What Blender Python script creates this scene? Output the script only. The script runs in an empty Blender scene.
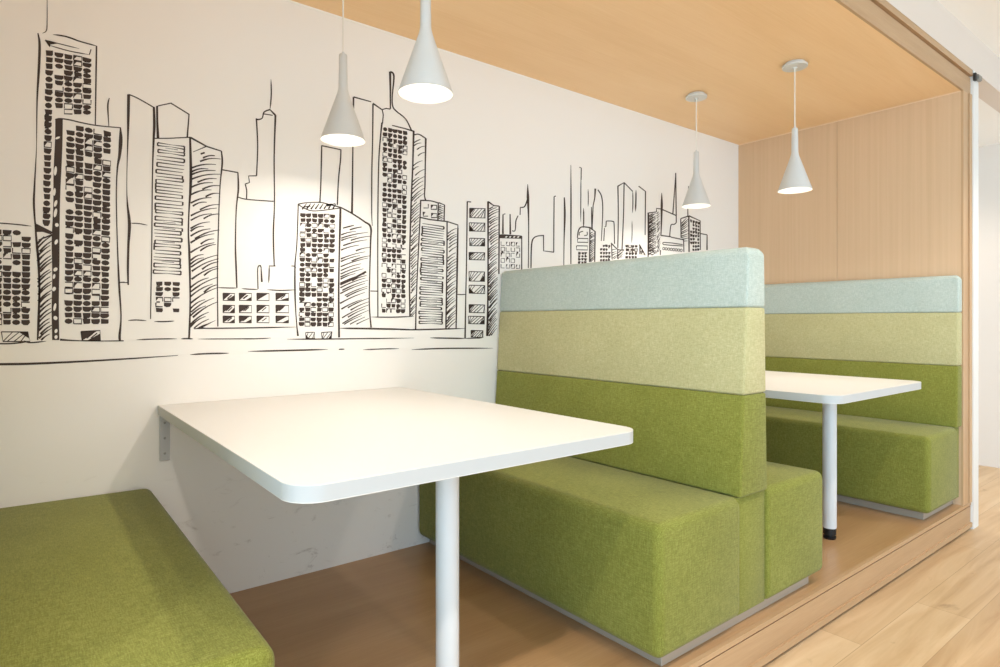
import bpy, bmesh, math, random
from mathutils import Vector

SC = bpy.context.scene
COL = SC.collection
R = math.radians

# ------------------------------------------------------------------ dimensions (metres)
CEIL = 2.339          # booth ceiling above the booth platform (platform top is z = 0)
LEFT, RIGHT = -0.163, 4.176   # inside faces of the booth's end panels
FRONT = -1.371        # front plane of the booth's wooden surround
SINK = -0.155         # corridor floor
BAND = 0.139          # width of the wooden surround
CORR = 2.69           # corridor ceiling
SOFF = 2.485          # underside of the soffit beside the booth

# ------------------------------------------------------------------ helpers
def lin(r, g, b):
    f = lambda c: (c / 255 / 12.92) if c / 255 <= .04045 else ((c / 255 + .055) / 1.055) ** 2.4
    return (f(r), f(g), f(b), 1)

def link(name, bm, mat, parent=None, smooth=35, kind=None, loc=None):
    me = bpy.data.meshes.new(name)
    bmesh.ops.recalc_face_normals(bm, faces=bm.faces)
    bm.to_mesh(me); bm.free()
    for m in (mat if isinstance(mat, (list, tuple)) else [mat]):
        me.materials.append(m)
    if smooth:
        me.shade_smooth()
        me.set_sharp_from_angle(angle=R(smooth))
    o = bpy.data.objects.new(name, me); COL.objects.link(o)
    if parent is not None: o.parent = parent
    if kind: o['kind'] = kind
    if loc: o.location = loc
    return o

def empty(name, label, cat, loc=(0, 0, 0), group=None):
    o = bpy.data.objects.new(name, None); COL.objects.link(o)
    o.location = loc; o.empty_display_size = .1
    o['label'] = label; o['category'] = cat
    if group: o['group'] = group
    return o

def add_box(bm, x0, x1, y0, y1, z0, z1):
    vs = [bm.verts.new((x, y, z)) for x in (x0, x1) for y in (y0, y1) for z in (z0, z1)]
    for f in ((0, 1, 3, 2), (4, 6, 7, 5), (0, 4, 5, 1), (2, 3, 7, 6), (0, 2, 6, 4), (1, 5, 7, 3)):
        bm.faces.new([vs[i] for i in f])
    return vs

def box(x0, x1, y0, y1, z0, z1, bev=0, seg=2):
    bm = bmesh.new(); add_box(bm, x0, x1, y0, y1, z0, z1)
    if bev:
        bmesh.ops.bevel(bm, geom=bm.edges[:], offset=bev, segments=seg, profile=.5, affect='EDGES')
    return bm

def add_lathe(bm, prof, n=48, cx=0, cy=0, close=False):
    rings = []
    for r, z in prof:
        if r < 1e-6: rings.append([bm.verts.new((cx, cy, z))])
        else: rings.append([bm.verts.new((cx + r * math.cos(2 * math.pi * i / n), cy + r * math.sin(2 * math.pi * i / n), z)) for i in range(n)])
    pairs = list(zip(rings, rings[1:]))
    if close: pairs.append((rings[-1], rings[0]))
    for a, b in pairs:
        for i in range(n):
            j = (i + 1) % n
            if len(a) == 1 and len(b) == 1: continue
            if len(a) == 1: bm.faces.new((a[0], b[i], b[j]))
            elif len(b) == 1: bm.faces.new((a[i], b[0], a[j]))
            else: bm.faces.new((a[i], b[i], b[j], a[j]))

def lathe(prof, n=48, cx=0, cy=0, close=False):
    bm = bmesh.new(); add_lathe(bm, prof, n, cx, cy, close); return bm

def cushion(prof, y0, y1, soft, big=.028, small=.007):
    """an upholstered block: XZ profile swept in Y, 'soft' tells which edges get the wide radius"""
    bm = bmesh.new()
    a = [bm.verts.new((x, y0, z)) for x, z in prof]
    b = [bm.verts.new((x, y1, z)) for x, z in prof]
    n = len(prof)
    bm.faces.new(a); bm.faces.new(b[::-1])
    for i in range(n):
        j = (i + 1) % n
        bm.faces.new((a[i], b[i], b[j], a[j]))
    bm.edges.ensure_lookup_table()
    ge = [e for e in bm.edges if soft((e.verts[0].co + e.verts[1].co) / 2)]
    rest = [e for e in bm.edges if e not in ge]
    # mark the crisp edges first so they can be found again after the soft bevel
    if rest: bmesh.ops.bevel(bm, geom=rest, offset=small, segments=2, profile=.5, affect='EDGES', clamp_overlap=True)
    if ge:
        ge = [e for e in bm.edges if e.is_valid and len(e.link_faces) == 2 and e.calc_face_angle(0) > R(70)]
        bmesh.ops.bevel(bm, geom=ge, offset=big, segments=5, profile=.5, affect='EDGES', clamp_overlap=True)
    return bm

# ------------------------------------------------------------------ materials
def mat(name, col, rough=.5, spec=.5, metal=0):
    m = bpy.data.materials.new(name); m.use_nodes = True
    b = m.node_tree.nodes['Principled BSDF']
    b.inputs['Base Color'].default_value = col
    b.inputs['Roughness'].default_value = rough
    b.inputs['Specular IOR Level'].default_value = spec
    b.inputs['Metallic'].default_value = metal
    return m

def N(m, t): return m.node_tree.nodes.new(t)
def W(m, a, b): m.node_tree.links.new(a, b)

def noise(m, scale3, sc, detail=3, rough=.5, dist=0):
    tc = N(m, 'ShaderNodeTexCoord'); mp = N(m, 'ShaderNodeMapping'); nz = N(m, 'ShaderNodeTexNoise')
    mp.inputs['Scale'].default_value = scale3
    nz.inputs['Scale'].default_value = sc; nz.inputs['Detail'].default_value = detail
    nz.inputs['Roughness'].default_value = rough; nz.inputs['Distortion'].default_value = dist
    W(m, tc.outputs['Object'], mp.inputs['Vector']); W(m, mp.outputs[0], nz.inputs['Vector'])
    return nz.outputs['Fac']

def ramp(m, fac, stops):
    r = N(m, 'ShaderNodeValToRGB'); e = r.color_ramp.elements
    e[0].position, e[0].color = stops[0]; e[1].position, e[1].color = stops[-1]
    for p, c in stops[1:-1]:
        k = e.new(p); k.color = c
    W(m, fac, r.inputs[0]); return r.outputs[0]

def math_(m, op, a, b):
    n = N(m, 'ShaderNodeMath'); n.operation = op
    for i, v in enumerate((a, b)):
        if isinstance(v, (int, float)): n.inputs[i].default_value = v
        else: W(m, v, n.inputs[i])
    return n.outputs[0]

def mixc(m, fac, a, b, mode='MIX'):
    n = N(m, 'ShaderNodeMix'); n.data_type = 'RGBA'; n.blend_type = mode
    for s, v in ((0, fac), (6, a), (7, b)):
        if isinstance(v, (int, float)): n.inputs[s].default_value = v
        elif isinstance(v, tuple): n.inputs[s].default_value = v
        else: W(m, v, n.inputs[s])
    return n.outputs[2]

def base(m, out): W(m, out, m.node_tree.nodes['Principled BSDF'].inputs['Base Color'])
def bump(m, h, strength, dist=.001):
    b = N(m, 'ShaderNodeBump'); b.inputs['Strength'].default_value = strength; b.inputs['Distance'].default_value = dist
    W(m, h, b.inputs['Height']); W(m, b.outputs[0], m.node_tree.nodes['Principled BSDF'].inputs['Normal'])

def fabric(name, c0, c1, c2):
    m = mat(name, c1, .95, .12)
    a = noise(m, (1, 8, 8), 55, 1.5, .5); b = noise(m, (8, 1, 8), 55, 1.5, .5); c = noise(m, (8, 8, 1), 55, 1.5, .5)
    w = math_(m, 'MULTIPLY', math_(m, 'ADD', math_(m, 'ADD', a, b), c), 1 / 3)
    soft = noise(m, (1, 1, 1), 5, 3)
    w2 = math_(m, 'ADD', math_(m, 'MULTIPLY', w, .88), math_(m, 'MULTIPLY', soft, .12))
    base(m, ramp(m, w2, [(.33, c0), (.5, c1), (.67, c2)]))
    bump(m, w, .3, .001)
    m.node_tree.nodes['Principled BSDF'].inputs['Sheen Weight'].default_value = .12
    m.node_tree.nodes['Principled BSDF'].inputs['Sheen Roughness'].default_value = .5
    return m

def wood(name, cols, grain, rough=.42, sc=3.0, contrast=1.0):
    """grain: mapping scale, small along the grain"""
    m = mat(name, cols[1], rough, .4)
    n1 = noise(m, grain, sc, 5, .6, .4)
    fine = noise(m, tuple(g * 9 if g > .5 else g * 2 for g in grain), sc * 3, 3, .6)
    f = math_(m, 'ADD', math_(m, 'MULTIPLY', n1, .65), math_(m, 'MULTIPLY', fine, .35))
    base(m, ramp(m, f, [(.32, cols[0]), (.5, cols[1]), (.68, cols[2])]))
    bump(m, fine, .06, .001)
    return m

M = {}
# painted walls, with faint scuffs
m = mat('wall paint', lin(243, 238, 232), .7, .25); M['wall'] = m
sc_ = noise(m, (1, 1, 2.2), 9, 6, .72, .9)
spot = ramp(m, sc_, [(.59, (0, 0, 0, 1)), (.72, (1, 1, 1, 1))])
tc = N(m, 'ShaderNodeTexCoord'); sx = N(m, 'ShaderNodeSeparateXYZ'); W(m, tc.outputs['Object'], sx.inputs[0])
low = N(m, 'ShaderNodeMapRange'); low.inputs[1].default_value = .62; low.inputs[2].default_value = .1
W(m, sx.outputs[2], low.inputs[0])
base(m, mixc(m, math_(m, 'MULTIPLY', math_(m, 'MULTIPLY', spot, low.outputs[0]), .5), lin(243, 238, 232), lin(140, 122, 104)))
M['plaster'] = mat('white plaster', lin(221, 208, 196), .75, .2)
M['ceil_white'] = mat('white ceiling paint', lin(248, 244, 238), .8, .2)
M['column'] = mat('white painted board', lin(226, 223, 218), .5, .4)
M['ink'] = mat('mural ink', lin(66, 53, 46), .6, .3)
M['paper'] = mat('mural white', lin(243, 238, 232), .7, .25)
M['ceil_wood'] = wood('maple ceiling veneer', (lin(235, 195, 145), lin(241, 203, 155), lin(245, 210, 166)), (.28, 2.2, 2.2), .5, 2.0)
M['end_wood'] = wood('maple wall veneer', (lin(206, 172, 135), lin(212, 178, 142), lin(217, 184, 149)), (9, 9, .12), .5, 5)
M['trim_wood'] = wood('maple surround', (lin(172, 137, 100), lin(183, 148, 111), lin(194, 160, 122)), (.25, 4, 4), .42, 4)
M['jamb_wood'] = wood('maple jamb', (lin(182, 145, 108), lin(192, 156, 118), lin(202, 167, 129)), (4, 4, .25), .42, 4)
M['plat_wood'] = wood('maple platform boards', (lin(166, 126, 86), lin(177, 137, 96), lin(188, 148, 107)), (.3, 2.6, 2.6), .3, 2.6)
M['edge_wood'] = mat('pale edge strip', lin(236, 206, 170), .5, .4)
M['gap'] = mat('painted gap shade', lin(92, 66, 46), .7, .2)  # dark brown that paints in the shade of the gap below the sill
M['table'] = mat('white laminate', lin(214, 211, 206), .38, .4)
M['table_edge'] = mat('shaded table edging', lin(186, 188, 188), .4, .4)  # edging is white like the top; greyed to paint in its shade
M['steel'] = mat('white coated steel', lin(214, 217, 219), .32, .5)
M['black'] = mat('black plastic', lin(22, 22, 23), .45, .4)
M['bracket'] = mat('grey coated steel', lin(176, 176, 174), .4, .5, .2)
M['plinth'] = mat('grey plinth laminate', lin(168, 152, 135), .5, .4)
M['green'] = fabric('green upholstery', lin(98, 100, 36), lin(124, 125, 54), lin(150, 151, 79))
M['lime'] = fabric('pale green upholstery', lin(158, 151, 106), lin(181, 174, 128), lin(203, 197, 154))
M['blue'] = fabric('pale blue upholstery', lin(156, 169, 159), lin(180, 190, 180), lin(203, 210, 202))
M['shade'] = mat('white lacquered metal', lin(208, 207, 203), .4, .4)
M['cord'] = mat('white cord', lin(232, 226, 216), .6, .3)
M['dark_metal'] = mat('dark metal', lin(60, 56, 52), .4, .5, .6)
M['clip'] = mat('brushed metal', lin(150, 148, 142), .4, .5, .6)
m = mat('lamp glow', (1, 1, 1, 1)); b = m.node_tree.nodes['Principled BSDF']
b.inputs['Emission Color'].default_value = (1, .9, .76, 1); b.inputs['Emission Strength'].default_value = 30; M['glow'] = m

# oak plank floor of the corridor
m = mat('oak planks', lin(206, 176, 138), .42, .4); M['oak'] = m
tc = N(m, 'ShaderNodeTexCoord'); br = N(m, 'ShaderNodeTexBrick')
br.inputs['Scale'].default_value = 1; br.inputs['Brick Width'].default_value = 1.5; br.inputs['Row Height'].default_value = .19
br.inputs['Mortar Size'].default_value = .0012; br.offset = .37; br.inputs['Bias'].default_value = 0
br.inputs['Color1'].default_value = (0, 0, 0, 1); br.inputs['Color2'].default_value = (1, 1, 1, 1)
br.inputs['Mortar'].default_value = (.5, .5, .5, 1)
W(m, tc.outputs['Object'], br.inputs['Vector'])
g = noise(m, (.4, 5, 5), 3.0, 6, .6, .6)
kn = noise(m, (.8, 1.6, 1), 5.5, 4, .6, .5)
tone = N(m, 'ShaderNodeSeparateColor'); W(m, br.outputs['Color'], tone.inputs[0])
f = math_(m, 'ADD', math_(m, 'MULTIPLY', g, .75), math_(m, 'MULTIPLY', tone.outputs[0], .25))
c = ramp(m, f, [(.3, lin(178, 143, 104)), (.5, lin(200, 168, 129)), (.7, lin(215, 187, 150))])
knots = ramp(m, kn, [(.66, (0, 0, 0, 1)), (.78, (1, 1, 1, 1))])
c = mixc(m, math_(m, 'MULTIPLY', knots, .55), c, lin(120, 84, 56))
c = mixc(m, math_(m, 'MULTIPLY', br.outputs['Fac'], .6), c, lin(140, 108, 76))
base(m, c)

# ------------------------------------------------------------------ the room
S = 'structure'
link('floor', box(-4.0, 8.0, -5.2, 1.2, SINK - .1, SINK), M['oak'], smooth=0, kind=S)
link('platform', box(LEFT, RIGHT, FRONT + .012, 0, SINK + .001, 0), M['plat_wood'], smooth=0, kind=S)
link('wall_back', box(LEFT - .16, RIGHT + .16, 0, .12, SINK, CORR), M['wall'], smooth=0, kind=S)
link('ceiling_booth', box(LEFT, RIGHT, FRONT + .012, 0, CEIL, CEIL + .03), M['ceil_wood'], smooth=0, kind=S)
link('trim_back', box(LEFT, RIGHT, -.004, -.0005, CEIL - .007, CEIL - .0005), M['ceil_white'], smooth=0, kind=S)
JOIN = -.694
bm = box(RIGHT, RIGHT + .1, FRONT + .012, JOIN - .001, 0, CEIL); add_box(bm, RIGHT, RIGHT + .1, JOIN + .001, 0, 0, CEIL)
link('wall_right', bm, M['end_wood'], smooth=0, kind=S)
link('wall_left', box(LEFT - .1, LEFT, FRONT + .012, 0, 0, CEIL), M['column'], smooth=0, kind=S)
link('trim_end', box(RIGHT - .006, RIGHT - .0005, FRONT + .012, -.006, CEIL - .006, CEIL - .0005), M['edge_wood'], smooth=0, kind=S)
# wooden surround of the opening: a flat band, a groove, then a rounded lip
def band(name, z0, segs, m_):
    bm = bmesh.new()
    for p, q, y in segs:
        add_box(bm, LEFT - .13, RIGHT + .128, FRONT + y, FRONT + .0118, *sorted((z0 + p, z0 + q)))
    return link(name, bm, m_, smooth=0, kind=S)
def jamb(name, x, s_):
    bm = bmesh.new()
    for p, q, y in ((.0002, .08, FRONT), (.08, .088, FRONT + .008), (.088, .128, FRONT - .008)):
        lo, hi = sorted((x + s_ * p, x + s_ * q)); add_box(bm, lo, hi, y, FRONT + .0118, 0, CEIL)
    return link(name, bm, M['jamb_wood'], smooth=0, kind=S)
band('trim_top', CEIL, ((.0002, .098, 0), (.098, .106, .009), (.106, BAND, -.011)), M['trim_wood'])
band('trim_bottom', 0, ((-.0002, -.018, -.003), (-.018, -.025, .008), (-.025, -.116, 0), (-.116, -.141, -.009)), M['trim_wood'])
jamb('trim_right', RIGHT, 1)
jamb('trim_left', LEFT, -1)
link('shadow_gap_strip', box(LEFT - .1, RIGHT + .1, FRONT + .004, FRONT + .0115, SINK, -.1412), M['gap'], smooth=0, kind=S)  # dark strip standing in for the shadow under the sill lip
# white partition that closes the booth's right side, and its twin
for nm, a, b_ in (('wall_partition_right', RIGHT + .1285, RIGHT + .222), ('wall_partition_left', LEFT - .222, LEFT - .1305)):
    link(nm, box(a, b_, FRONT - .014, .0, SINK, CEIL + BAND), M['column'], smooth=0, kind=S)
# bulkhead and soffit over the opening
link('wall_front', box(-4.0, 6.25, FRONT - .012, FRONT + .1, CEIL + BAND, CORR), M['plaster'], smooth=0, kind=S)
link('ceiling', box(-4.0, 8.0, -5.2, FRONT - .012, CORR, CORR + .08), M['ceil_white'], smooth=0, kind=S)
link('ceiling_soffit', box(RIGHT + .222, 6.25, FRONT + .1, 1.2, CEIL + BAND, CEIL + BAND + .08), M['ceil_white'], smooth=0, kind=S)
link('wall_far', box(6.25, 6.4, -5.2, 1.2, SINK, CORR), M['plaster'], smooth=0, kind=S)
link('wall_recess', box(RIGHT + .222, 6.25, 1.1, 1.2, SINK, CEIL + BAND), M['plaster'], smooth=0, kind=S)

t = empty('wall_bracket', 'small dark metal bracket at the top corner of the white column', 'bracket', (RIGHT + .13, FRONT - .014, CEIL + .097))
link('backplate', box(-.012, .012, -.014, 0, -.02, .024, .002), M['dark_metal'], t)
bm = bmesh.new(); add_box(bm, .012, .075, -.022, -.002, -.012, .02)
bmesh.ops.bevel(bm, geom=bm.edges[:], offset=.004, segments=2, affect='EDGES')
link('arm', bm, M['clip'], t)

# ------------------------------------------------------------------ benches
Y0, Y1 = -1.36, -.012        # near end and wall end of the upholstery
SEAT, FILL, TOPW = .437, .094, .052
ZB, ZS, Z1, Z2, Z3 = .045, .445, .790, 1.088, 1.297

def half(t, s, ox):
    """seat of one side; s = direction the seat faces, ox = x of the backrest's foot"""
    x_in, x_out = ox, ox + s * SEAT
    prof = [(x_in, ZB), (x_out, ZB), (x_out, ZS), (x_in, ZS + .005)]
    soft = lambda c: abs(c.x - x_in) > .01 and c.y < Y1 - .01
    link('seat', cushion(prof, Y0, Y1, soft, .03, .011), M['green'], t)

def backs(t, xl, xr):
    """xl(z), xr(z): the two faces of the backrest"""
    for nm, a, b_, mm in (('lower_backrest', ZS + .001, Z1, 'green'), ('middle_backrest', Z1, Z2, 'lime'), ('headrest', Z2, Z3, 'blue')):
        prof = [(xl(a), a), (xr(a), a), (xr(b_), b_), (xl(b_), b_)]
        top = nm == 'headrest'
        bm = bmesh.new()
        va = [bm.verts.new((x, Y0, z)) for x, z in prof]; vb = [bm.verts.new((x, Y1, z)) for x, z in prof]
        bm.faces.new(va); bm.faces.new(vb[::-1])
        for i in range(4): bm.faces.new((va[i], vb[i], vb[(i + 1) % 4], va[(i + 1) % 4]))
        for e in bm.edges[:]: pass
        if top:
            ge = [e for e in bm.edges if (e.verts[0].co + e.verts[1].co).z / 2 > (a + b_) / 2 + .02 and (e.verts[0].co + e.verts[1].co).y / 2 < Y1 - .01]
            bmesh.ops.bevel(bm, geom=ge, offset=.03, segments=6, profile=.5, affect='EDGES')
            ge = [e for e in bm.edges if e.calc_face_angle(0) > R(60)]
        else:
            ge = bm.edges[:]
        bmesh.ops.bevel(bm, geom=ge, offset=.009, segments=3, profile=.5, affect='EDGES')
        o = link(nm, bm, M[mm], t)
        o['label'] = {'green': 'dark green backrest band', 'lime': 'pale olive backrest band', 'blue': 'pale blue headrest band'}[mm]

def taper(x, d): return lambda z: x + d * (z - ZS) / (Z3 - ZS)

# the double-sided bench
CX = 1.979
t = empty('booth_bench', 'double-sided green booth bench with tall tri-colour backrest between the two white tables', 'bench', (CX, 0, 0), 'upholstered booth benches')
t.rotation_euler.z = R(.45)
half(t, -1, -FILL); half(t, 1, FILL)
link('base_panel', cushion([(-FILL, ZB), (FILL, ZB), (FILL, ZS), (-FILL, ZS)], Y0 + .015, Y1, lambda c: False, .02, .006), M['green'], t)
backs(t, taper(-FILL, .053), taper(.084, -.02))
link('plinth', box(-.470, .474, -1.322, -.008, 0, ZB + .002, .002, 1), M['plinth'], t)['label'] = 'grey recessed plinth'
# the bench against the end wall
t = empty('booth_bench', 'green single-sided booth bench with pale blue headrest against the wooden end wall', 'bench', (RIGHT, -.007, 0), 'upholstered booth benches')
half(t, -1, -FILL + .012)
link('base_panel', cushion([(-FILL + .012, ZB), (-.002, ZB), (-.002, ZS), (-FILL + .012, ZS)], Y0 + .015, Y1, lambda c: False, .02, .006), M['green'], t)
backs(t, taper(-FILL, FILL - .066), lambda z: -.002)
link('plinth', box(-.462, -.002, -1.315, -.001, 0, ZB + .002, .002, 1), M['plinth'], t)['label'] = 'grey recessed plinth'
# the bench at the left end
t = empty('booth_bench', 'green booth bench cut off at lower left, its bare seat beside the nearest table', 'bench', (LEFT, 0, 0), 'upholstered booth benches')
t.scale.z = 1.022
half(t, 1, FILL)
link('base_panel', cushion([(.002, ZB), (FILL, ZB), (FILL, ZS), (.002, ZS)], Y0 + .015, Y1, lambda c: False, .02, .006), M['green'], t)
backs(t, lambda z: .002, taper(FILL, .066 - FILL))
link('plinth', box(.002, .475, -1.315, -.001, 0, ZB + .002, .002, 1), M['plinth'], t)['label'] = 'grey recessed plinth'

# ------------------------------------------------------------------ tables
TW, TD, TZ, TT = .976, 1.384, .74, .034
def table_top():
    bm = bmesh.new(); r = .068; pts = [(-TW / 2, -.002), (TW / 2, -.002)]
    for cx, a0 in ((TW / 2 - r, 0), (-TW / 2 + r, -90)):
        for k in range(13):
            a = R(a0 - k * 7.5); pts.append((cx + r * math.cos(a), -TD + r + r * math.sin(a)))
    a = [bm.verts.new((x, y, TZ - TT)) for x, y in pts]; b_ = [bm.verts.new((x, y, TZ)) for x, y in pts]
    fs = [bm.faces.new(a), bm.faces.new(b_[::-1])]
    side = []
    for i in range(len(pts)):
        j = (i + 1) % len(pts); f = bm.faces.new((a[i], a[j], b_[j], b_[i])); f.material_index = 1; side.append(f)
    ee = [e for e in bm.edges if all(abs(v.co.z - e.verts[0].co.z) < 1e-6 for v in e.verts)]
    bmesh.ops.bevel(bm, geom=ee, offset=.0018, segments=2, profile=.5, affect='EDGES')
    return bm

def leg_bm(): return lathe([(0, .052), (.0295, .052), (.0305, .056), (.0305, TZ - TT), (0, TZ - TT)], 40, 0, -1.14)
def foot_bm():
    return lathe([(0, 0), (.026, 0), (.028, .004), (.028, .012), (.021, .014), (.021, .02), (.0285, .022), (.0285, .0515), (0, .0515)], 36, 0, -1.14)
def bracket_bm(s):
    bm = bmesh.new(); x = s * (TW / 2 - .022)
    vs = add_box(bm, x - .016, x + .016, -.0075, -.0025, TZ - TT - .165, TZ - TT)
    add_box(bm, x - .016, x + .016, -.155, -.0075, TZ - TT - .005, TZ - TT)
    return bm
def screw_bm(s, dz):
    bm = bmesh.new()
    bmesh.ops.create_uvsphere(bm, u_segments=10, v_segments=6, radius=.0045)
    for v in bm.verts: v.co = Vector((s * (TW / 2 - .022) + v.co.x, -.0078 + v.co.y * .45, TZ - TT - dz + v.co.z))
    return bm

t = empty('table', 'nearest white table with round white leg, fixed to mural wall by grey bracket', 'table', (.8735, 0, 0), 'white booth tables')
link('tabletop', table_top(), [M['table'], M['table_edge']], t)
lg = link('leg', leg_bm(), M['steel'], t)
link('foot', foot_bm(), M['black'], lg)['label'] = 'black levelling foot'
for s in (-1, 1):
    bk = link('bracket', bracket_bm(s), M['bracket'], t, smooth=0); bk['label'] = 'grey steel wall bracket'
    for dz in (.03, .085, .14): link('screw', screw_bm(s, dz), M['clip'], bk)
t2 = t.copy(); COL.objects.link(t2); t2.location = (3.0525, 0, 0)
t2['label'] = 'farther white table behind the double bench, in front of the wooden end wall'
for ch in list(t.children):
    c = ch.copy(); COL.objects.link(c); c.parent = t2
    for g in ch.children:
        d = g.copy(); COL.objects.link(d); d.parent = c

# ------------------------------------------------------------------ pendant lamps
RIM = 1.697 - CEIL     # rim height below the ceiling (origin of a lamp is on the ceiling)
def lamp(x, y, label, first=[None]):
    if first[0] is None:
        t = empty('pendant_lamp', label, 'lamp', (x, y, CEIL), 'white cone pendant lamps')
        link('canopy', lathe([(0, 0), (.047, 0), (.049, -.003), (.049, -.008), (.058, -.011), (.0595, -.013), (.0595, -.021), (.058, -.0225), (.012, -.024), (.009, -.030), (0, -.030)], 40), M['shade'], t)
        link('cord', lathe([(0, -.028), (.0028, -.028), (.0028, RIM + .318), (0, RIM + .318)], 12), M['cord'], t)
        link('stem', lathe([(0, RIM + .322), (.0045, RIM + .322), (.0055, RIM + .314), (.013, RIM + .313), (.0148, RIM + .309), (.0162, RIM + .19), (0, RIM + .19)], 32), M['shade'], t)
        sh = [(.0162, RIM + .192), (.0175, RIM + .184), (.0205, RIM + .172), (.026, RIM + .156), (.0795, RIM + .002), (.080, RIM), (.078, RIM)]
        inn = [(.0765, RIM + .003), (.0235, RIM + .155), (.0175, RIM + .166), (.0145, RIM + .178), (.0145, RIM + .192)]
        link('lamp_shade', lathe(sh + inn, 56, close=True), M['shade'], t)
        g = link('bulb', lathe([(0, RIM + .058), (.010, RIM + .0595), (.019, RIM + .064), (.026, RIM + .072), (.0285, RIM + .083), (.027, RIM + .094), (.022, RIM + .106), (.015, RIM + .122), (.0125, RIM + .14), (.0125, RIM + .172), (0, RIM + .172)], 32), M['glow'], t)
        g['label'] = 'glowing bulb'
        first[0] = t
    else:
        t = first[0].copy(); COL.objects.link(t); t.location = (x, y, CEIL); t['label'] = label
        for ch in list(first[0].children):
            c = ch.copy(); COL.objects.link(c); c.parent = t
    li = bpy.data.lights.new('pendant_light', 'AREA'); li.energy = PEND; li.color = (1, .93, .84)
    li.shape = 'DISK'; li.size = .065; li.spread = R(158)
    lo = bpy.data.objects.new('pendant_light', li); COL.objects.link(lo); lo.location = (x, y, CEIL + RIM + .012)
PEND = 2.8
lamp(.924, -.371, 'white cone pendant lamp over the near table, lower and nearer the mural wall')
lamp(.922, -.951, 'white cone pendant lamp over near table, largest, cut off by the top edge')
lamp(3.052, -.405, 'white cone pendant lamp over the far table, seen against the mural wall')
lamp(3.072, -.963, 'white cone pendant lamp over the far table, seen against the wooden end wall')

# ------------------------------------------------------------------ the skyline mural
# Drawn in image pixels, then projected onto the wall through the fitted camera,
# so that the vinyl lines lie on the wall plane y = 0 at their true place and size.
CAM_FIT = (612.5156, .6642, 320.41, 2.4773, 1.043)  # fitted camera: focal length in pixels, yaw, horizon row, distance to wall, height
def on_wall(u, v, lift=.0008):
    f, a, c, d, h = CAM_FIT
    p, q = (u - 500) / f, (c - v) / f
    s, k = math.sin(a), math.cos(a)
    t = d / (k - p * s)
    return ((s + p * k) * t, -lift, h + q * t)

MB = bmesh.new()
rnd = random.Random(7)
def poly(pts, mi=0, lift=.0008):
    vs = [MB.verts.new(on_wall(u, v, lift)) for u, v in pts]
    f = MB.faces.new(vs); f.material_index = mi
    f.normal_update()
    if f.normal.y > 0: f.normal_flip()

def smooth_line(pts, n=6):
    """Catmull-Rom through (u, v, w)"""
    if len(pts) < 3: 
        return [tuple(pts[0][k] + (pts[-1][k] - pts[0][k]) * i / n for k in range(3)) for i in range(n + 1)]
    out = []
    P = [pts[0]] + list(pts) + [pts[-1]]
    for i in range(1, len(P) - 2):
        for j in range(n):
            t = j / n
            out.append(tuple(.5 * (2 * P[i][k] + (P[i + 1][k] - P[i - 1][k]) * t + (2 * P[i - 1][k] - 5 * P[i][k] + 4 * P[i + 1][k] - P[i + 2][k]) * t * t + (3 * P[i][k] - P[i - 1][k] - 3 * P[i + 1][k] + P[i + 2][k]) * t ** 3) for k in range(3)))
    out.append(tuple(pts[-1])); return out

def brush(pts):
    """variable-width brush stroke; pts = (u, v, width)"""
    n = len(pts); L = []; Rr = []
    for i, (u, v, w) in enumerate(pts):
        a, b = pts[max(0, i - 1)], pts[min(n - 1, i + 1)]
        dx, dy = b[0] - a[0], b[1] - a[1]; l = math.hypot(dx, dy) or 1
        nx, ny = -dy / l * w / 2, dx / l * w / 2
        L.append(MB.verts.new(on_wall(u + nx, v + ny))); Rr.append(MB.verts.new(on_wall(u - nx, v - ny)))
    for i in range(n - 1):
        f = MB.faces.new((L[i], L[i + 1], Rr[i + 1], Rr[i]))
        f.normal_update()
        if f.normal.y > 0: f.normal_flip()

def S_(w, *p, curve=True, taper=False):
    """stroke: w = one width or a width per point; p = u, v, u, v, ..."""
    pts = list(zip(p[::2], p[1::2])); n = len(pts)
    ws = w if isinstance(w, (list, tuple)) else [w] * n
    pts = [(u, v, ww) for (u, v), ww in zip(pts, ws)]
    if curve: pts = smooth_line(pts)
    if taper:
        k = len(pts); pts = [(u, v, max(.25, ww * min(1, 4 * i / k + .15, 4 * (k - 1 - i) / k + .15))) for i, (u, v, ww) in enumerate(pts)]
    brush(pts)
def P_(w, *p): S_(w, *p, curve=False)       # straight segments
def T_(w, *p): S_(w, *p, taper=True)        # tapered stroke

def bil(q, s, t):
    (a, b), (c, d), (e, f), (g, h) = q      # TL TR BR BL
    return ((a * (1 - s) + c * s) * (1 - t) + (g * (1 - s) + e * s) * t, (b * (1 - s) + d * s) * (1 - t) + (h * (1 - s) + f * s) * t)

def blob(q):
    """irregular filled window"""
    k = rnd.random()
    j = lambda p: (p[0] + rnd.uniform(-.35, .35), p[1] + rnd.uniform(-.35, .35))
    if k < .5:
        poly([j(bil(q, *c)) for c in ((-.04, 0), (1.04, 0), (1.04, .55), (.82, 1), (.25, 1.02), (-.02, .75))])
    elif k < .82:
        poly([j(bil(q, *c)) for c in ((0, 0), (1, 0), (1, .8), (.85, 1), (.1, 1))])
    else:
        r = [bil(q, .5 + .52 * math.cos(a), .5 + .54 * math.sin(a)) for a in (i * math.pi / 4 for i in range(8))]
        poly(r)

def cee(q, w):
    """hollow bracket-like window"""
    k = rnd.randrange(4)
    c = [(0, 0), (1, 0), (1, 1), (0, 1)]
    c = c[k:] + c[:k]
    n = rnd.choice((3, 4, 4))
    pts = [bil(q, *c[i % 4]) for i in range(n)]
    if n == 4 and rnd.random() < .6: pts.append(pts[0])
    brush([(u, v, w * rnd.uniform(.7, 1.2)) for u, v in pts])
    if rnd.random() < .35: poly([bil(q, 0, 0), bil(q, .45, 0), bil(q, 0, .9)])

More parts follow.
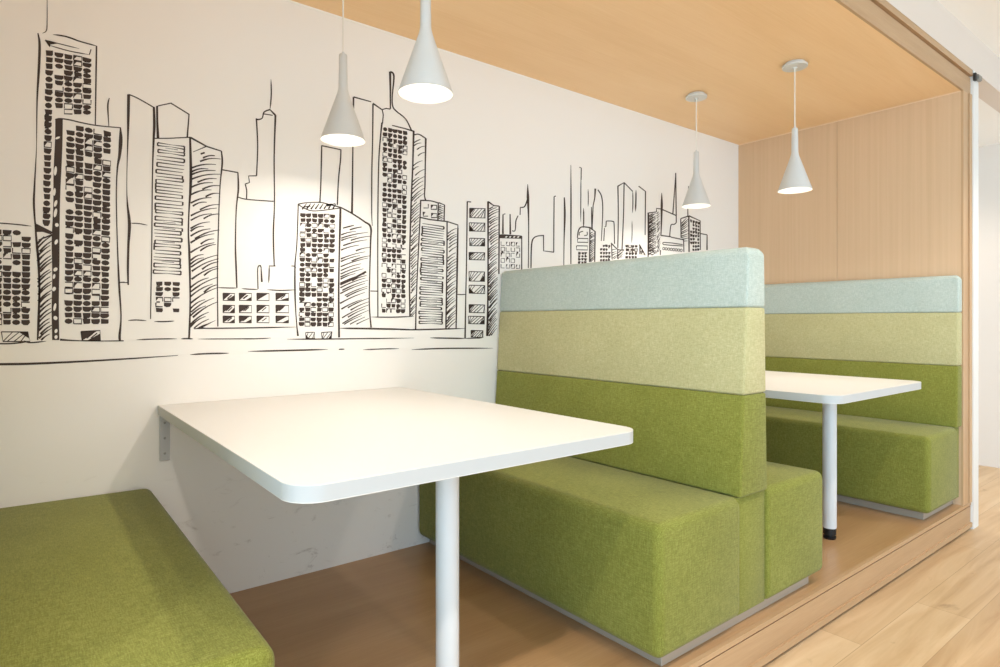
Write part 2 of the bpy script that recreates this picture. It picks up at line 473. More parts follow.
def half_w(q, w):
    brush([(u, v, w) for u, v in (bil(q, 0, 0), bil(q, 1, 0), bil(q, 1, 1), bil(q, 0, 1), bil(q, 0, 0))])
    poly([bil(q, 0, 0), bil(q, rnd.uniform(.5, 1), 0), bil(q, 0, 1)])
    if rnd.random() < .6: poly([bil(q, 1, rnd.uniform(.2, .6)), bil(q, 1, 1), bil(q, rnd.uniform(.2, .6), 1)])
    for i in range(rnd.randrange(3)):
        s = rnd.uniform(.25, .6); brush([(*bil(q, s, .75), w), (*bil(q, s + .35, .25), w)])

def grid(q, rows, cols, hollow=.22, skip=.05, gx=.13, gy=.17, w=1.3, kind=None):
    for c in range(cols):
        for r in range(rows):
            if rnd.random() < skip: continue
            s0, s1 = (c + gx / 2) / cols, (c + 1 - gx / 2) / cols
            t0, t1 = (r + gy / 2) / rows, (r + 1 - gy / 2) / rows
            cell = [bil(q, s0, t0), bil(q, s1, t0), bil(q, s1, t1), bil(q, s0, t1)]
            if kind: kind(cell, w)
            elif rnd.random() < hollow: cee(cell, w)
            else: blob(cell)
            if not kind and rnd.random() < .17 and r < rows - 1:      # two windows run together
                poly([bil(q, s0 + .02, t1 - .003), bil(q, s0 + .6 * (s1 - s0), t1 - .003), bil(q, s0 + .6 * (s1 - s0), t1 + gy / rows), bil(q, s0 + .02, t1 + gy / rows)])

def hatch(q, n, rise, w=.8, lo=.45, hi=1.0, miss=.08, bow=.04, edge=.35):
    """slanting strokes across a side face; rise = how far (in v) they climb left to right"""
    H = (q[3][1] - q[0][1] + q[2][1] - q[1][1]) / 2
    for i in range(n):
        if rnd.random() < miss: continue
        t = (i + .5 + rnd.uniform(-.3, .3)) / n
        ln = rnd.uniform(lo, hi)
        s0 = 0 if rnd.random() < .7 else rnd.uniform(0, 1 - ln)
        if rnd.random() < edge: s0 = 1 - ln
        pts = []
        for k in range(6):
            s = s0 + ln * k / 5
            tt = t - rise / H * (s - .5) - bow / n * 4 * math.sin(math.pi * k / 5)
            if tt < 0 or tt > 1: continue
            u, v = bil(q, s, tt); pts.append((u, v, w * (1.15 - .8 * k / 5) * rnd.uniform(.85, 1.15)))
        if len(pts) > 1: brush(pts)

def comb(q, n, w=1.0):
    """floors drawn as strips with thick, alternately closed ends"""
    for i in range(n):
        t0, t1 = (i + .10 + rnd.uniform(-.04, .04)) / n, (i + .60 + rnd.uniform(-.04, .04)) / n
        s0, s1 = rnd.uniform(0, .05), rnd.uniform(.94, 1)
        h = .22 / n
        a, b, c, d = bil(q, s0, t0), bil(q, s1, t0 + h), bil(q, s1, t1 + h), bil(q, s0, t1)
        m1, m2 = bil(q, .55, t0 + .16 / n), bil(q, .5, t1 + .02 / n)
        k = rnd.random()
        if k < .5:      # open in the middle, wedge-shaped ends
            for p0, p1, pm, pn in ((a, d, m1, m2), (b, c, m1, m2)):
                brush([(*pm, .35), ((p0[0] * .8 + pm[0] * .2), (p0[1] * .8 + pm[1] * .2), w * .9), (*p0, w * 1.3)])
                brush([(*p0, w * 1.7), ((p0[0] + p1[0]) / 2, (p0[1] + p1[1]) / 2, w * 1.2), (*p1, w * 1.7)])
                brush([(*p1, w * 1.3), ((p1[0] * .75 + pn[0] * .25), (p1[1] * .75 + pn[1] * .25), w * .9), (*pn, .35)])
        elif k < .78:
            brush([(*b, w * .5), (*a, w * 1.1)]); brush([(*a, w * 1.6), (*d, w * 1.6)]); brush([(*d, w * 1.1), (*c, w * .5)])
        else:
            brush([(*a, w * .5), (*b, w * 1.1)]); brush([(*b, w * 1.6), (*c, w * 1.6)]); brush([(*c, w * 1.1), (*d, w * .5)])
        if i < n - 1 and rnd.random() < .6:      # the strips run on into one another
            u = rnd.choice((0, 1)); g0, g1 = (d, bil(q, s0, t1 + .5 / n)) if u == 0 else (c, bil(q, s1, t1 + h + .5 / n))
            brush([(*g0, w * 1.5), (*g1, w * 1.5)])
            if rnd.random() < .5: brush([(*bil(q, .3, t1 + .26 / n), .3), (*bil(q, .75, t1 + .38 / n), .6)])

def shaded(q, w=.7, n=7):
    brush([(u, v, w * 1.1) for u, v in (bil(q, 0, 0), bil(q, 1, 0), bil(q, 1, 1), bil(q, 0, 1), bil(q, 0, 0))])
    H = q[3][1] - q[0][1]
    for i in range(n):
        s = (i + .5) / n * 1.5 - .25
        p0, p1 = (s - .22, 1), (s + .3, 0)
        f = lambda p: bil(q, min(1, max(0, p[0])), p[1])
        if rnd.random() < .85: brush([(*f(p0), w), (*f(p1), w * .7)])
    k = rnd.randrange(4); c = [(0, 0), (1, 0), (1, 1), (0, 1)][k]
    g = lambda a, b: bil(q, c[0] + (a if c[0] == 0 else -a), c[1] + (b if c[1] == 0 else -b))
    poly([g(0, 0), g(.35, 0), g(0, .7)])

# --- far left tower
S_([1.2, 2.6, 2.6, 1.6, .9, .8, 1.8, 2.2, 1.6], 37.9, 33.2, 39.6, 45, 38.8, 70, 37.1, 100, 36.6, 135, 36.4, 150, 34.6, 184, 33.9, 204, 35.2, 224)
S_([1.6, 2.2, 2.6, 2, 2.6, 1.6], 35.2, 222, 36.4, 240, 38.5, 262, 39.4, 290, 38.6, 320, 37.6, 340)
S_([.5, .9, 1.1, .4], 47.1, -6, 47.1, 20, 46.4, 30.5, 42.5, 33.3)
T_(1.5, 52.8, 34.6, 66, 36.6, 80.8, 41.8); T_(1.3, 72, 39, 84, 42.6, 97, 46.2)
P_([1.6, 1.5, 1.2], 96.5, 46, 95.8, 90, 95.3, 124.8)
poly([(45, 39.6), (58, 43.6), (50.5, 44.6), (49.8, 47.5)])
T_(.9, 45.3, 40, 60, 44, 79.2, 48.7); T_(1, 48, 45, 69, 51, 89.5, 54.8); P_(1.1, 89.3, 54.9, 91, 49.4)
P_(1.2, 45.3, 40, 49.6, 46.4)
grid([(45.4, 49.6), (53.6, 50.6), (50.2, 226.5), (42.4, 225.8)], 27, 1, .08, .06)
grid([(54.4, 51.4), (91.6, 58.4), (91.6, 115.2), (54.4, 114)], 11, 4, .3, .04)
# black return face with white flecks
for i in range(22):
    t0, t1 = i / 22, (i + 1) / 22
    e = lambda t: (55.3 - 3.4 * min(1, t * 1.8) + .3 * math.sin(t * 20), 62.8 - 3.6 * min(1, t * 1.8) + .35 * math.sin(t * 13))
    y0, y1 = 119 + 221 * t0, 119 + 221 * t1
    a0, b0 = e(t0); a1, b1 = e(t1); poly([(a0, y0), (b0, y0), (b1, y1), (a1, y1)])
for u, v, rx, ry, tilt in ((57.6, 138, 2.6, 1.1, -.4), (55.4, 171, 1.5, 4.8, .1), (54.4, 192, 1.3, 4, .1), (55.6, 203.5, 1.5, 3.6, .3), (55.4, 213, 1.6, 4.6, .2), (56.8, 225, 1.9, 2, -.5), (56.2, 242, 1.6, 2.8, .4), (55.4, 269.5, 2.4, 1.8, -.7), (54, 276.5, 1.3, 2.6, .2), (54, 289, 1.8, 2.4, .5), (54.8, 307, 1.4, 4, .2), (55.4, 318, 2, 2.2, -.6), (56, 331, 1.5, 2.2, .3), (56, 337, 1.6, 2, .2)):
    poly([(u + rx * math.cos(a) * math.cos(tilt) - ry * math.sin(a) * math.sin(tilt), v + rx * math.cos(a) * math.sin(tilt) + ry * math.sin(a) * math.cos(tilt)) for a in (k * math.pi / 5 for k in range(10))], 1, .0016)
poly([(35, 223), (52.8, 232), (51, 234.5), (43, 232), (36, 232)]); P_([2, .8], 52, 235, 38.5, 240)
hatch([(37, 238), (52, 234), (51.8, 340), (39, 341)], 24, 9, 2.0, .8, 1, .0, .06)
# --- second tower
S_([.9, 1.2, 1.4, 1.3, 1.2, 1], 55, 119.5, 60, 118.6, 70, 120, 80, 122.4, 97, 125.6, 120.6, 127.8)
S_([1.2, 3.8, 3, 1.6, 1.2, 1.3, 2, 1.4, 2.6, 2], 120.4, 127.6, 120.7, 140, 119.6, 155, 117.2, 170, 116.3, 200, 117.6, 250, 119.2, 286, 121, 316, 119.6, 336, 120.2, 341)
P_(1.1, 119.6, 282.5, 124.6, 282.2)
S_([.9, 1.6, .8], 109.3, 98, 107.8, 106, 108.8, 126)
grid([(66, 123), (111.6, 131.6), (109, 324.5), (64, 324.2)], 33, 5, .2, .06)
half_w([(81, 331.5), (100, 330.5), (100.6, 340.6), (82, 340.6)], 1.1)
# --- low block at the left edge
T_(1.2, -8, 222.6, 14, 224.2, 31.5, 226.2)
grid([(-7, 228.5), (31, 230.5), (30, 325.5), (-7, 325)], 16, 4, .16, .06)
shaded([(1.4, 331.8), (28, 332), (30, 341.5), (3, 341.5)], 1, 6)
T_(1.4, -8, 343.5, 10, 343.6, 28, 341.8); T_(1.3, 24, 340.6, 30, 342.6, 46, 341.2)
S_([2.2, 1.2, 1, 1.2], 60, 339.6, 75, 340.6, 100, 341, 123.6, 340.8)
# --- plain slab
S_([3, 2.8, 1.6, .8, .8, 1.6, 3.2, 2.4, 2.2, 1.6], 128.6, 94.4, 128.3, 116, 127.8, 140, 127, 168, 126.8, 190, 127.4, 204, 129.4, 224, 128.4, 245, 127.9, 268, 128.2, 285)
P_([.9, .9], 120, 282.4, 127.5, 282.6)
S_(1.2, 128.6, 94.4, 137.9, 98.4, 153.6, 107.4)
S_([2.2, 2.8, 2.2, 1.3, 1.2, 1.2, 1], 153.8, 107, 154.3, 125, 153.6, 140, 152.4, 175, 151.8, 240, 151, 290, 150.5, 319)
T_(1, 130, 223.2, 139, 223.6, 147.4, 225.2); T_(1.2, 128, 320.5, 136, 320, 146.5, 320.6); T_(1.2, 154, 321.4, 164, 321.6, 174.5, 321)
T_(1.2, 136.5, 339.8, 156, 339, 177, 338.8); T_(1.4, 181, 338.8, 187, 338.6, 193, 338.9); T_(1, 198, 339, 230, 338.9, 262, 338.6)
# --- gabled slab behind, then the striped tower with its shaded side
P_([1, 1.1, 1.3, 1.4, 1.6], 157, 106.4, 159.6, 105.6, 170.9, 103.2, 189, 114.4, 187.2, 137.2)
P_([2, 2.2, 2.8], 157, 106, 157.2, 122, 158, 138.5)
P_(1.1, 154, 138.4, 168, 138.4, 190.6, 137.3)
comb([(156.9, 141.8), (185.2, 144.3), (180.8, 276), (152.8, 276)], 20, 1.1)
grid([(155, 281), (180.4, 281.6), (180.2, 313), (155, 312.5)], 6, 3, .3, .1, .2, .25)
S_([2, 2.8, 2.6, 1.6, 1.6, 2.2, 1.6, 2, 1.6], 190, 137.6, 190.8, 170, 190.4, 190, 189, 210, 188.4, 234, 189.4, 255, 190.2, 299, 189.4, 330, 188.8, 339)
P_([1.8, 1.4, 1.2], 190.6, 137.6, 206.5, 146.4, 221.3, 151.2)
S_([1.3, 1.8, 1.2, 1.2, 1.2, 1.2], 221.3, 151, 222.2, 163, 220, 186, 218.4, 226, 217.4, 275, 217.8, 326.5)
hatch([(191, 146), (221, 158), (217, 326), (190, 330)], 46, 15, 1.6, .45, 1, .04, .1, .22)
P_([1.1, .6], 206.5, 146.4, 193, 152)
poly([(194, 329.2), (200, 326.6), (217, 319.6), (203, 327.4), (212, 328.6)]); T_(1.3, 194, 328.4, 240, 328, 296, 327)
# --- plain blocks and the domed spire
P_(1.2, 222.2, 169.8, 237.8, 172.6); S_([1.2, 1.8, 1.2, 1.4, 1.8, 1.4], 237.8, 172.4, 238.3, 189, 236.2, 210, 235.4, 243, 236, 265, 236.8, 287.6)
T_(1.4, 270.9, 79, 271.2, 94.8, 269.9, 110)
S_([1.4, 1.4, 1.2, 1.6], 269.9, 109.6, 264, 112.2, 261.9, 118.4, 256.2, 119.8); P_(1, 262.8, 113.8, 272.6, 115.4); P_([1, 2], 269.9, 109.6, 275.2, 115.2)
S_([1.6, 1.3, 1.3], 256.3, 118.4, 257.6, 146, 256.5, 175.8); P_(1.2, 256.5, 175.8, 248.5, 176, 249.4, 182.6, 245.2, 184); S_(1.2, 245.2, 184, 246.6, 191, 246.4, 199)
S_([2, 1.4, 1.3, 1.6, 1.2], 275.4, 115, 274.1, 157, 274.4, 203, 273.3, 234, 274.2, 266)
S_(1.1, 237.8, 197, 247, 199.4, 273.6, 201.4)
S_([1.1, 1.1, 1.4, 1.2], 258, 289, 257.6, 269, 260, 265.6, 261.2, 268); S_([1, 2], 261, 267, 261.8, 282); T_(1.3, 269.2, 266, 269, 274, 268.6, 283); P_(1, 268.8, 266, 275.6, 266); T_(1, 290.6, 266, 294, 266.2, 296, 268)
T_(1.1, 217.2, 287.6, 228, 288, 237.4, 288); T_(1.1, 241.5, 288.6, 250, 289.2, 258, 289.4); T_(1.1, 267, 289.6, 280, 290.4, 295.6, 289.8)
for c0, c1 in ((223, 234.6), (239.2, 251.4), (256.8, 269), (275.8, 288.6)):
    for r0, r1 in ((293.2, 300.4), (305.2, 312.6), (316, 322.6)):
        half_w([(c0, r0), (c1, r0 + .3), (c1, r1 + .2), (c0, r1)], .9)
T_(1, 240, 339, 255, 338.8, 271, 338); T_(1.2, 286.8, 339.2, 330, 339, 414, 338)
# --- round-topped window tower
S_([1.2, 1.2, 1.2, 1.4, 1.8, 1.2, 1.2, 2], 298.2, 204, 297, 240, 295.8, 255, 294.9, 266, 294.9, 290, 295.6, 310, 296.8, 326, 297.9, 336)
S_([1.3, 1, 1, 1.2], 298.2, 204.2, 306, 202.8, 320.5, 202.4, 330, 205); S_([1, 1.1, 1, 1], 298.4, 204.6, 305, 208.6, 315, 211, 339.4, 208.2); P_(1.3, 330, 204.6, 341, 207.6)
hatch([(300, 203.8), (337, 203.6), (337, 208.4), (300, 207.2)], 11, 9, 1.5, .14, .3, 0, 0, .5)
for k in range(8): P_([1.7, .6], 302 + k * 4.4, 209.4 - .1 * k, 306.5 + k * 4.2, 203.6)
S_([2, 2.2, 1.6, 1.8, 2], 340.4, 207.5, 340, 225, 339.2, 255, 338.6, 290, 339, 337.4)
grid([(299.8, 212.6), (335.4, 214), (333.6, 327), (298.6, 326.6)], 23, 6, .24, .09, .14, .22, .95)
shaded([(305.6, 332.5), (314.4, 332.2), (314.6, 338.4), (305.8, 338.4)], .8, 3); shaded([(321.4, 332.5), (332, 331.8), (331.2, 338.6), (322, 338.8)], .8, 4)
S_([1.3, 1.5, 1.6, 2, 1.5, 1.3, 1.6], 341, 207.6, 351.8, 213.4, 364, 221.4, 370.6, 227.4, 370.4, 245, 369.2, 300, 371, 327.6)
hatch([(341.4, 219), (370, 229), (369, 326), (339.6, 327)], 36, 15, 1.3, .45, .95, .06, .05, .3)
P_(2, 340, 284.6, 352, 279.4, 366, 271.6)
T_(1.7, 339.4, 328.2, 366, 328.6, 416, 329.6)
# --- plain slabs behind the near lamp
P_(1.2, 321.3, 145.6, 341, 149.8); S_([1.3, 1.5, 1.3, 1.5], 321.6, 145.6, 321.3, 162, 320.8, 182, 319.8, 203); S_([1.3, 1.4, 1.3, 1.3], 340.8, 149.6, 340.4, 160, 338.4, 180, 337.3, 205)
S_([1.8, 1.3, 1.3, 1.5, 2.2], 353.4, 97, 353.3, 120, 352.8, 146, 352.4, 180, 351.9, 213.5); P_([1.4, 1], 353.4, 97, 371, 101.8)
S_([1.6, 1.3, 1.3, 1.2, 1, .5], 372.9, 103.6, 372.5, 140, 371.8, 170, 371.6, 205, 371.7, 216, 372.2, 226); P_([1.6, 1.1], 372.8, 103.4, 382.4, 110)
P_(1.2, 382.2, 109.8, 383.2, 115, 382.4, 123.4)
P_([2.4, 1.8, 1.3], 390, 71.6, 390.3, 90, 390.3, 109); S_([1.6, 1.8, 1.2, 1.3, 1.3, 1.2, 1.5], 390.2, 71.6, 393.8, 76, 392.2, 96, 392.6, 106, 396, 111, 405.5, 119, 411.6, 131); P_(1.1, 382.4, 109.6, 386, 108.4, 390.3, 109.2)
# --- tall window tower
P_([1, 1.2, 1.5], 392, 125.4, 404, 128.4, 414, 131.4); S_([1.8, 1.5, 1.2, 1.2, 1.2], 382, 122.6, 380.6, 135, 378.6, 165, 377.7, 230, 377.8, 316.6)
S_([2, 1.6, 1.6, 1.5, 1.5], 413.6, 131, 412.7, 165, 411, 205, 409.4, 270, 409.9, 316.6); T_(1.2, 370.8, 317, 392, 317.2, 414, 316.4)
grid([(382.6, 126.3), (407.6, 131), (405.2, 313.6), (381.2, 313)], 37, 5, .24, .09, .16, .24, .9)
S_([1.2, 1.2, 1.4], 414.4, 134.8, 419, 134.4, 425.8, 138.6); S_([2, 1.4, 1.4, 1.2, 1.6], 425.7, 138.4, 425.3, 160, 424.9, 185, 424.4, 195, 425.4, 200)
hatch([(413.4, 137), (425.4, 140), (424.4, 199), (411.2, 204)], 17, 7, 1.1, .5, 1, .05, .06)
hatch([(411.2, 203), (421, 200), (416, 316), (410, 317)], 38, 6, 1.05, .7, 1, .02, .04)
P_(1, 370.3, 291, 378, 291.2)
# --- little block and the striped tower
S_([1.4, 1.2, 1.2], 420, 200.4, 430, 200.8, 438.2, 203); S_([1.4, 1.2], 420.6, 200.4, 420, 217.4); P_(1.3, 438.2, 202.8, 437.8, 220.4); P_(1.3, 420, 217.4, 430, 219.6, 447, 221.6)
for a, b, c, d in ((423.4, 203.6, 428.2, 208), (431, 205, 436.6, 209.4), (423.2, 211.8, 428, 216.2), (431, 213.4, 436.8, 217.6)): cee([(a, b), (c, b + .4), (c, d), (a, d)], 1.1)
P_(1.3, 438.4, 202.6, 444.4, 205, 444, 220.8); hatch([(438.4, 204), (444.2, 206), (444, 221), (438, 219.6)], 9, 4, 1, .8, 1, 0, .03)
S_([1.3, 1.2, 1.2, 1.5], 420, 217.4, 417.8, 262, 416.2, 300, 415.5, 330); S_([1.4, 1.3, 1.5], 447, 221.6, 446.8, 262, 445.8, 328.6)
comb([(421.5, 223), (444.8, 225.4), (442.2, 325), (418.5, 325.5)], 21, 1.0)
P_([1.2, 1.2, 1.4], 447, 221.5, 457.8, 225, 457.8, 230); S_([1.4, 1.8, 1.3], 457.8, 228, 457.2, 262, 456, 328.4)
hatch([(447.2, 225), (457.6, 227), (456, 327), (446, 329)], 33, 8, 1.15, .7, 1, .05, .05)
T_(1.4, 400, 330, 430, 329.4, 465.5, 328.4)
T_(1, 456.8, 294.4, 461, 294.6, 466, 294.4)
# --- slim tower with shaded windows and its hatched side
P_(1.1, 471, 202, 467, 201.6); S_([1.4, 1.2, 1.2, 1.6], 467.2, 201.5, 466.4, 262, 465.6, 300, 465, 338.6)
for a, b, c, d in ((469.5, 208.3, 485.2, 218), (469.2, 222.8, 485, 231.4), (469.5, 238.2, 484.8, 246), (469, 252.4, 484.8, 260), (469, 271.6, 484.6, 281.4), (469, 285.2, 484.8, 293.6), (469, 304.6, 484.6, 312.8), (468.4, 316.2, 484.4, 324), (471, 330.4, 483, 337.4)):
    shaded([(a, b), (c, b + .4), (c, d), (a, d - .4)], .8, 7)
S_([2, 1.6, 1.6, 2.6], 488, 201.4, 488, 250, 487.8, 300, 487.2, 336); P_([1.6, 1.2, 1.2], 488, 201.6, 493.6, 205.6, 499.2, 206.2); P_([1.5, 1.4], 499.2, 206, 498.8, 274)
hatch([(488.2, 204), (499, 207), (496.8, 332), (487.2, 338)], 50, 8, 1.15, .75, 1, .03, .05)
T_(1.4, 430, 337.8, 448, 338.2, 466, 338.4); T_(1, 464, 338.4, 474, 338.2, 482, 338)
# --- ground lines
S_([2.4, 2.3, 1.9, 1.4, .5], -8, 364.3, 30, 363.7, 78, 361.6, 130, 358.6, 178, 355.4)
T_(1.5, 190, 354.6, 208, 353.6, 229, 353.2); T_(1.6, 248, 351.4, 290, 350.4, 328, 349.4); T_(1.2, 338.6, 349.4, 341, 349.2, 344.6, 349.2); T_(1.1, 363, 349.8, 380, 349, 399, 348.6); T_(1.3, 411.6, 349.6, 445, 348.4, 493, 348.2)
# --- small office block and the thin outlines beside it
poly([(499, 234.6), (503, 234.2), (521.6, 235.6), (521.4, 238.8), (499, 238.2)])
for k in range(4): poly([(504.5 + 4 * k, 237.4), (506 + 4 * k, 236.2), (507.4 + 4 * k, 236.5), (506.2 + 4 * k, 237.7)], 1, .0016)
S_([1.1, 1.2], 521.6, 236, 521.6, 270); grid([(500.2, 240.6), (520.4, 241.6), (520.2, 269.4), (500.2, 268.8)], 5, 4, 1, .06, .3, .32, .75)
P_([1.8, 1.2, 1], 502.8, 234, 502.9, 214.6, 505.2, 213.8); P_([1.2, 1.8], 510, 214, 510.2, 234.4)
S_([1, 1, 1.2, 1], 512, 230.8, 515, 230.4, 515.8, 221, 518, 215.6); P_(1, 520, 215, 520.2, 207.6); S_([1, 1.2, 1.4], 520, 207.4, 524.4, 206.6, 527.4, 199.6)
S_([.6, 2.4, 2.4, 1.2, 1, 1], 527.6, 184.4, 527.8, 195, 528, 201, 528.5, 222, 528.4, 250, 528.2, 268)
S_([1.2, 1.4, 1.1, 1.1], 530.9, 268, 531.6, 244, 535, 237, 543.4, 235.4); P_(1.1, 543.4, 235, 543.5, 250.9, 553.6, 252.2); P_(1.1, 553.6, 252.2, 554, 196.6); P_(1, 554, 196.6, 555.8, 196)
S_([1.2, 2, 1, .8], 564.2, 197.4, 564.7, 215, 564, 240, 563.7, 266); S_([.5, 1.4, 1.3, 1], 570.8, 165, 570.9, 200, 570.8, 235, 570.8, 264)
P_(1, 579.2, 167.2, 581.2, 168, 581, 180); T_(1, 580.9, 176, 580.7, 200, 580.6, 222); T_(1.2, 583.4, 208, 583.6, 218, 583.4, 228); T_(.9, 588, 189, 588.2, 198, 588, 206.6)
S_([.8, 1.2, 1.5], 591.3, 207, 591.6, 218, 592, 230); S_([1.8, 1.2, 1], 595.2, 188.6, 594.6, 198, 593, 205.5); P_(1, 593, 205.5, 592, 229)
S_([1.2, 1.2, 1, .8], 597.8, 189.8, 601.6, 197, 602.6, 212, 601.2, 241)
# --- rounded block
S_([1, 1.2, 1.2, 1.2], 577.2, 238, 578.4, 230.6, 581.6, 227, 589.8, 227.6); P_(1.2, 589.8, 227.6, 589.5, 262); P_([1.2, 1.4, 1.1], 589.8, 227.4, 595, 231.6, 594.6, 262)
hatch([(589.8, 230), (595, 232.6), (594.6, 262), (589.4, 262)], 17, 5, .9, .8, 1, 0, .03)
for q in ([(577.6, 238.4), (588, 238.6), (587.8, 242.4), (577.4, 242.2)], [(576.4, 245.8), (587.4, 246), (587.4, 250), (576.4, 249.8)]): brush([(u, v, .9) for u, v in q + q[:1]])
S_(.9, 579, 235.4, 579.6, 232.4, 583, 231.4); S_(.9, 584, 235.6, 587, 235, 587, 231.8)
grid([(577.8, 251.6), (587.2, 251.8), (586.8, 264), (577.6, 264)], 4, 3, 0, 0, .22, .3)
S_([.9, 1, 1, 1], 606.2, 221, 612.6, 221.4, 614, 224.4, 614.4, 244); P_(1, 606.2, 221, 605.8, 226.4, 604.6, 227); P_(.9, 604.4, 228, 603.7, 241)
grid([(599.8, 244), (610.6, 244.4), (610.2, 262), (599.6, 262)], 5, 4, 0, .05, .2, .3)
S_(1.1, 611, 243, 617.7, 249.4, 624, 250); P_(1, 611.4, 243, 612, 259.6); P_(1, 617.6, 249.4, 617.6, 259); hatch([(611.6, 246), (617.6, 250), (617.6, 259), (611.8, 260)], 5, 4, .8, .8, 1, 0, 0); hatch([(617.8, 250), (624, 250), (622.4, 258.6), (617.8, 259)], 5, 5, .9, .8, 1, 0, 0)
# --- peaked tower
P_([1, 1.3, 1.1, 1], 617.8, 190, 617.8, 186.2, 624, 182.6, 632.6, 191.4); S_([1.2, 1.1, 1.1], 617.8, 186.4, 618.2, 215, 617.7, 248); S_(1.1, 624, 182.8, 623.4, 215, 621.9, 250); T_(1, 632.6, 191, 632.8, 202, 632.4, 213); T_(.8, 631.9, 221, 632, 232, 631.6, 243)
T_(1.4, 635.9, 190, 635.8, 200, 635.4, 211.6); P_([1, 1.2, 1.1, .9], 638.5, 186.2, 645.4, 191.4, 645.2, 215, 645, 235)
grid([(625.4, 244.2), (637.6, 244.8), (637, 259), (625, 259)], 4, 4, .1, .08, .2, .3)
poly([(639.2, 244.4), (640.6, 246), (640.4, 254), (639.3, 254.4)]); S_([1.2, 1], 639.2, 244.6, 645.2, 255.4); hatch([(640.4, 249), (643, 250), (644.6, 255.4), (640, 256)], 4, 4, .8, .7, 1, 0, 0)
# --- zigzag tower, needle and low block
S_([1.6, 1.8, 1.2], 648.2, 212.6, 648.4, 235, 648, 257); P_(1, 648.4, 213, 655.8, 212)
hatch([(648.4, 214), (656.2, 212.6), (656.6, 255), (648, 256)], 22, 4, 1.2, .8, 1, .02, .03); hatch([(648.6, 214), (656.2, 213), (656.6, 255), (648.2, 256)], 20, -3, 1, .4, .8, .1, .03); hatch([(656.6, 211), (660.6, 212), (660.2, 250), (656.8, 254)], 18, 4, .8, .7, 1, .05, .03)
P_(1.1, 656.4, 212, 656.4, 208.4, 661, 209, 676.4, 215.7)
S_([.6, 2.2, 2, 1.4, 1], 661.6, 193, 661.7, 203, 661.5, 212, 661.3, 224, 660.8, 236)
P_([.8, 1.2], 675.7, 173, 672.8, 213.6); P_([1.2, 1.1], 675.6, 173, 676.2, 222.6); S_([1, 1, 1, 1], 676.2, 222.6, 674, 224.4, 670.8, 225.4, 669.6, 236.2)
P_([1.2, 1.1], 660.4, 235.4, 671, 236.8); P_(1.1, 671, 237.2, 683.6, 239.8); P_(1, 683.5, 239.6, 683.8, 252)
brush([(u, v, .9) for u, v in ((663, 242.4), (672, 243), (682.4, 244.6), (682.6, 246), (672, 245.4), (663.2, 244.6), (662.6, 243.4), (663, 242.4))])
for k in range(8): brush([(663.6 + 2.5 * k + 1.1 * math.cos(a), 248.6 + .25 * k + 1.3 * math.sin(a), .7) for a in (i * math.pi / 4 for i in range(9))])
P_(1, 660.4, 250, 660.2, 255)
# --- last tower
P_([1, 1.3], 680.6, 218.6, 688.6, 216); P_(1.1, 680.6, 218.6, 681, 238); S_(1.4, 688.7, 215.8, 689, 252); P_([1.3, 1.1, 1], 688.7, 215.8, 700, 220.8, 700.2, 250)
hatch([(680.8, 220), (688.4, 217.4), (688.8, 246), (681, 240)], 11, 6, 1, .8, 1, .02, .03)
grid([(689.8, 218.6), (699.6, 222), (699.4, 251), (689.8, 252)], 9, 4, 0, .06, .2, .3)
S_([.6, 1.4], 688.4, 186, 688.5, 199); P_(1, 687.6, 205, 687.8, 216)
P_([1, 1], 700.4, 233.6, 707, 234.8); S_([1, 1.4], 707, 234.8, 706.9, 250)

mural = link('skyline_mural', MB, [M['ink'], M['paper']], smooth=0)
mural['label'] = 'black hand-drawn city skyline mural spread across the white back wall'
mural['category'] = 'mural'


# ------------------------------------------------------------------ light
w = bpy.data.worlds.new('World'); SC.world = w; w.use_nodes = True
bg = w.node_tree.nodes['Background']; bg.inputs[1].default_value = 1.0
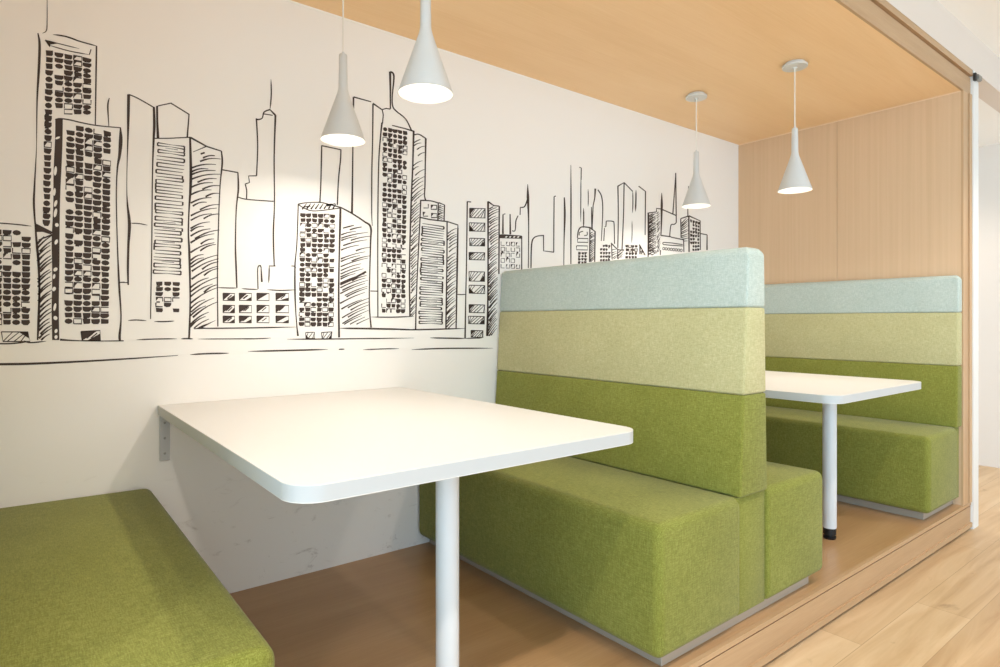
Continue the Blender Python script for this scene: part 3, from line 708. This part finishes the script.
# daylight: a bright cool window side to the left along the corridor, dimmer warm interior elsewhere
wn = w.node_tree; tc = wn.nodes.new('ShaderNodeTexCoord'); sp = wn.nodes.new('ShaderNodeSeparateXYZ'); rp = wn.nodes.new('ShaderNodeValToRGB')
mr = wn.nodes.new('ShaderNodeMapRange'); mr.inputs[1].default_value = -1; mr.inputs[2].default_value = 1
wn.links.new(tc.outputs['Generated'], sp.inputs[0]); wn.links.new(sp.outputs[0], mr.inputs[0]); wn.links.new(mr.outputs[0], rp.inputs[0])
rp.color_ramp.elements[0].position = .12; rp.color_ramp.elements[0].color = (2.2, 3.3, 4.2, 1)
rp.color_ramp.elements[1].position = .55; rp.color_ramp.elements[1].color = (1.15, 1.17, 1.2, 1)
wn.links.new(rp.outputs[0], bg.inputs[0])
def down(x, y, e, col=(1, .94, .86), size=115):
    li = bpy.data.lights.new('downlight', 'SPOT'); li.energy = e; li.color = col
    li.spot_size = R(size); li.spot_blend = .4; li.shadow_soft_size = .05
    o = bpy.data.objects.new('downlight', li); COL.objects.link(o); o.location = (x, y, CORR - .01)
for x, e in ((-1.33, 95), (-.13, 80), (1.06, 55), (2.26, 50), (3.45, 55), (4.65, 60)): down(x, -2.4, e)
li = bpy.data.lights.new('recess_fill', 'SPOT'); li.energy = 60; li.color = (1, .9, .78); li.spot_size = R(140); li.spot_blend = .6; li.shadow_soft_size = .06  # added fill to brighten soffit and far wall; no known lamp there
o = bpy.data.objects.new('recess_fill', li); COL.objects.link(o); o.location = (5.3, -.6, CEIL + BAND - .01)

# ------------------------------------------------------------------ camera
cam = bpy.data.cameras.new('camera'); co = bpy.data.objects.new('camera', cam); COL.objects.link(co)
co.location = (0, -2.4773, 1.043); co.rotation_euler = (R(90), 0, -.6642)
cam.sensor_width = 36; cam.lens = 612.5156 / 1000 * 36
cam.shift_y = -(333.5 - 320.41) / 1000
cam.clip_start = .02
SC.camera = co
SC.view_settings.view_transform = 'Standard'; SC.view_settings.look = 'None'
SC.view_settings.gamma = 1; SC.view_settings.use_curve_mapping = False
SC.view_settings.exposure = .18
SC.cycles.max_bounces = 8; SC.cycles.diffuse_bounces = 6
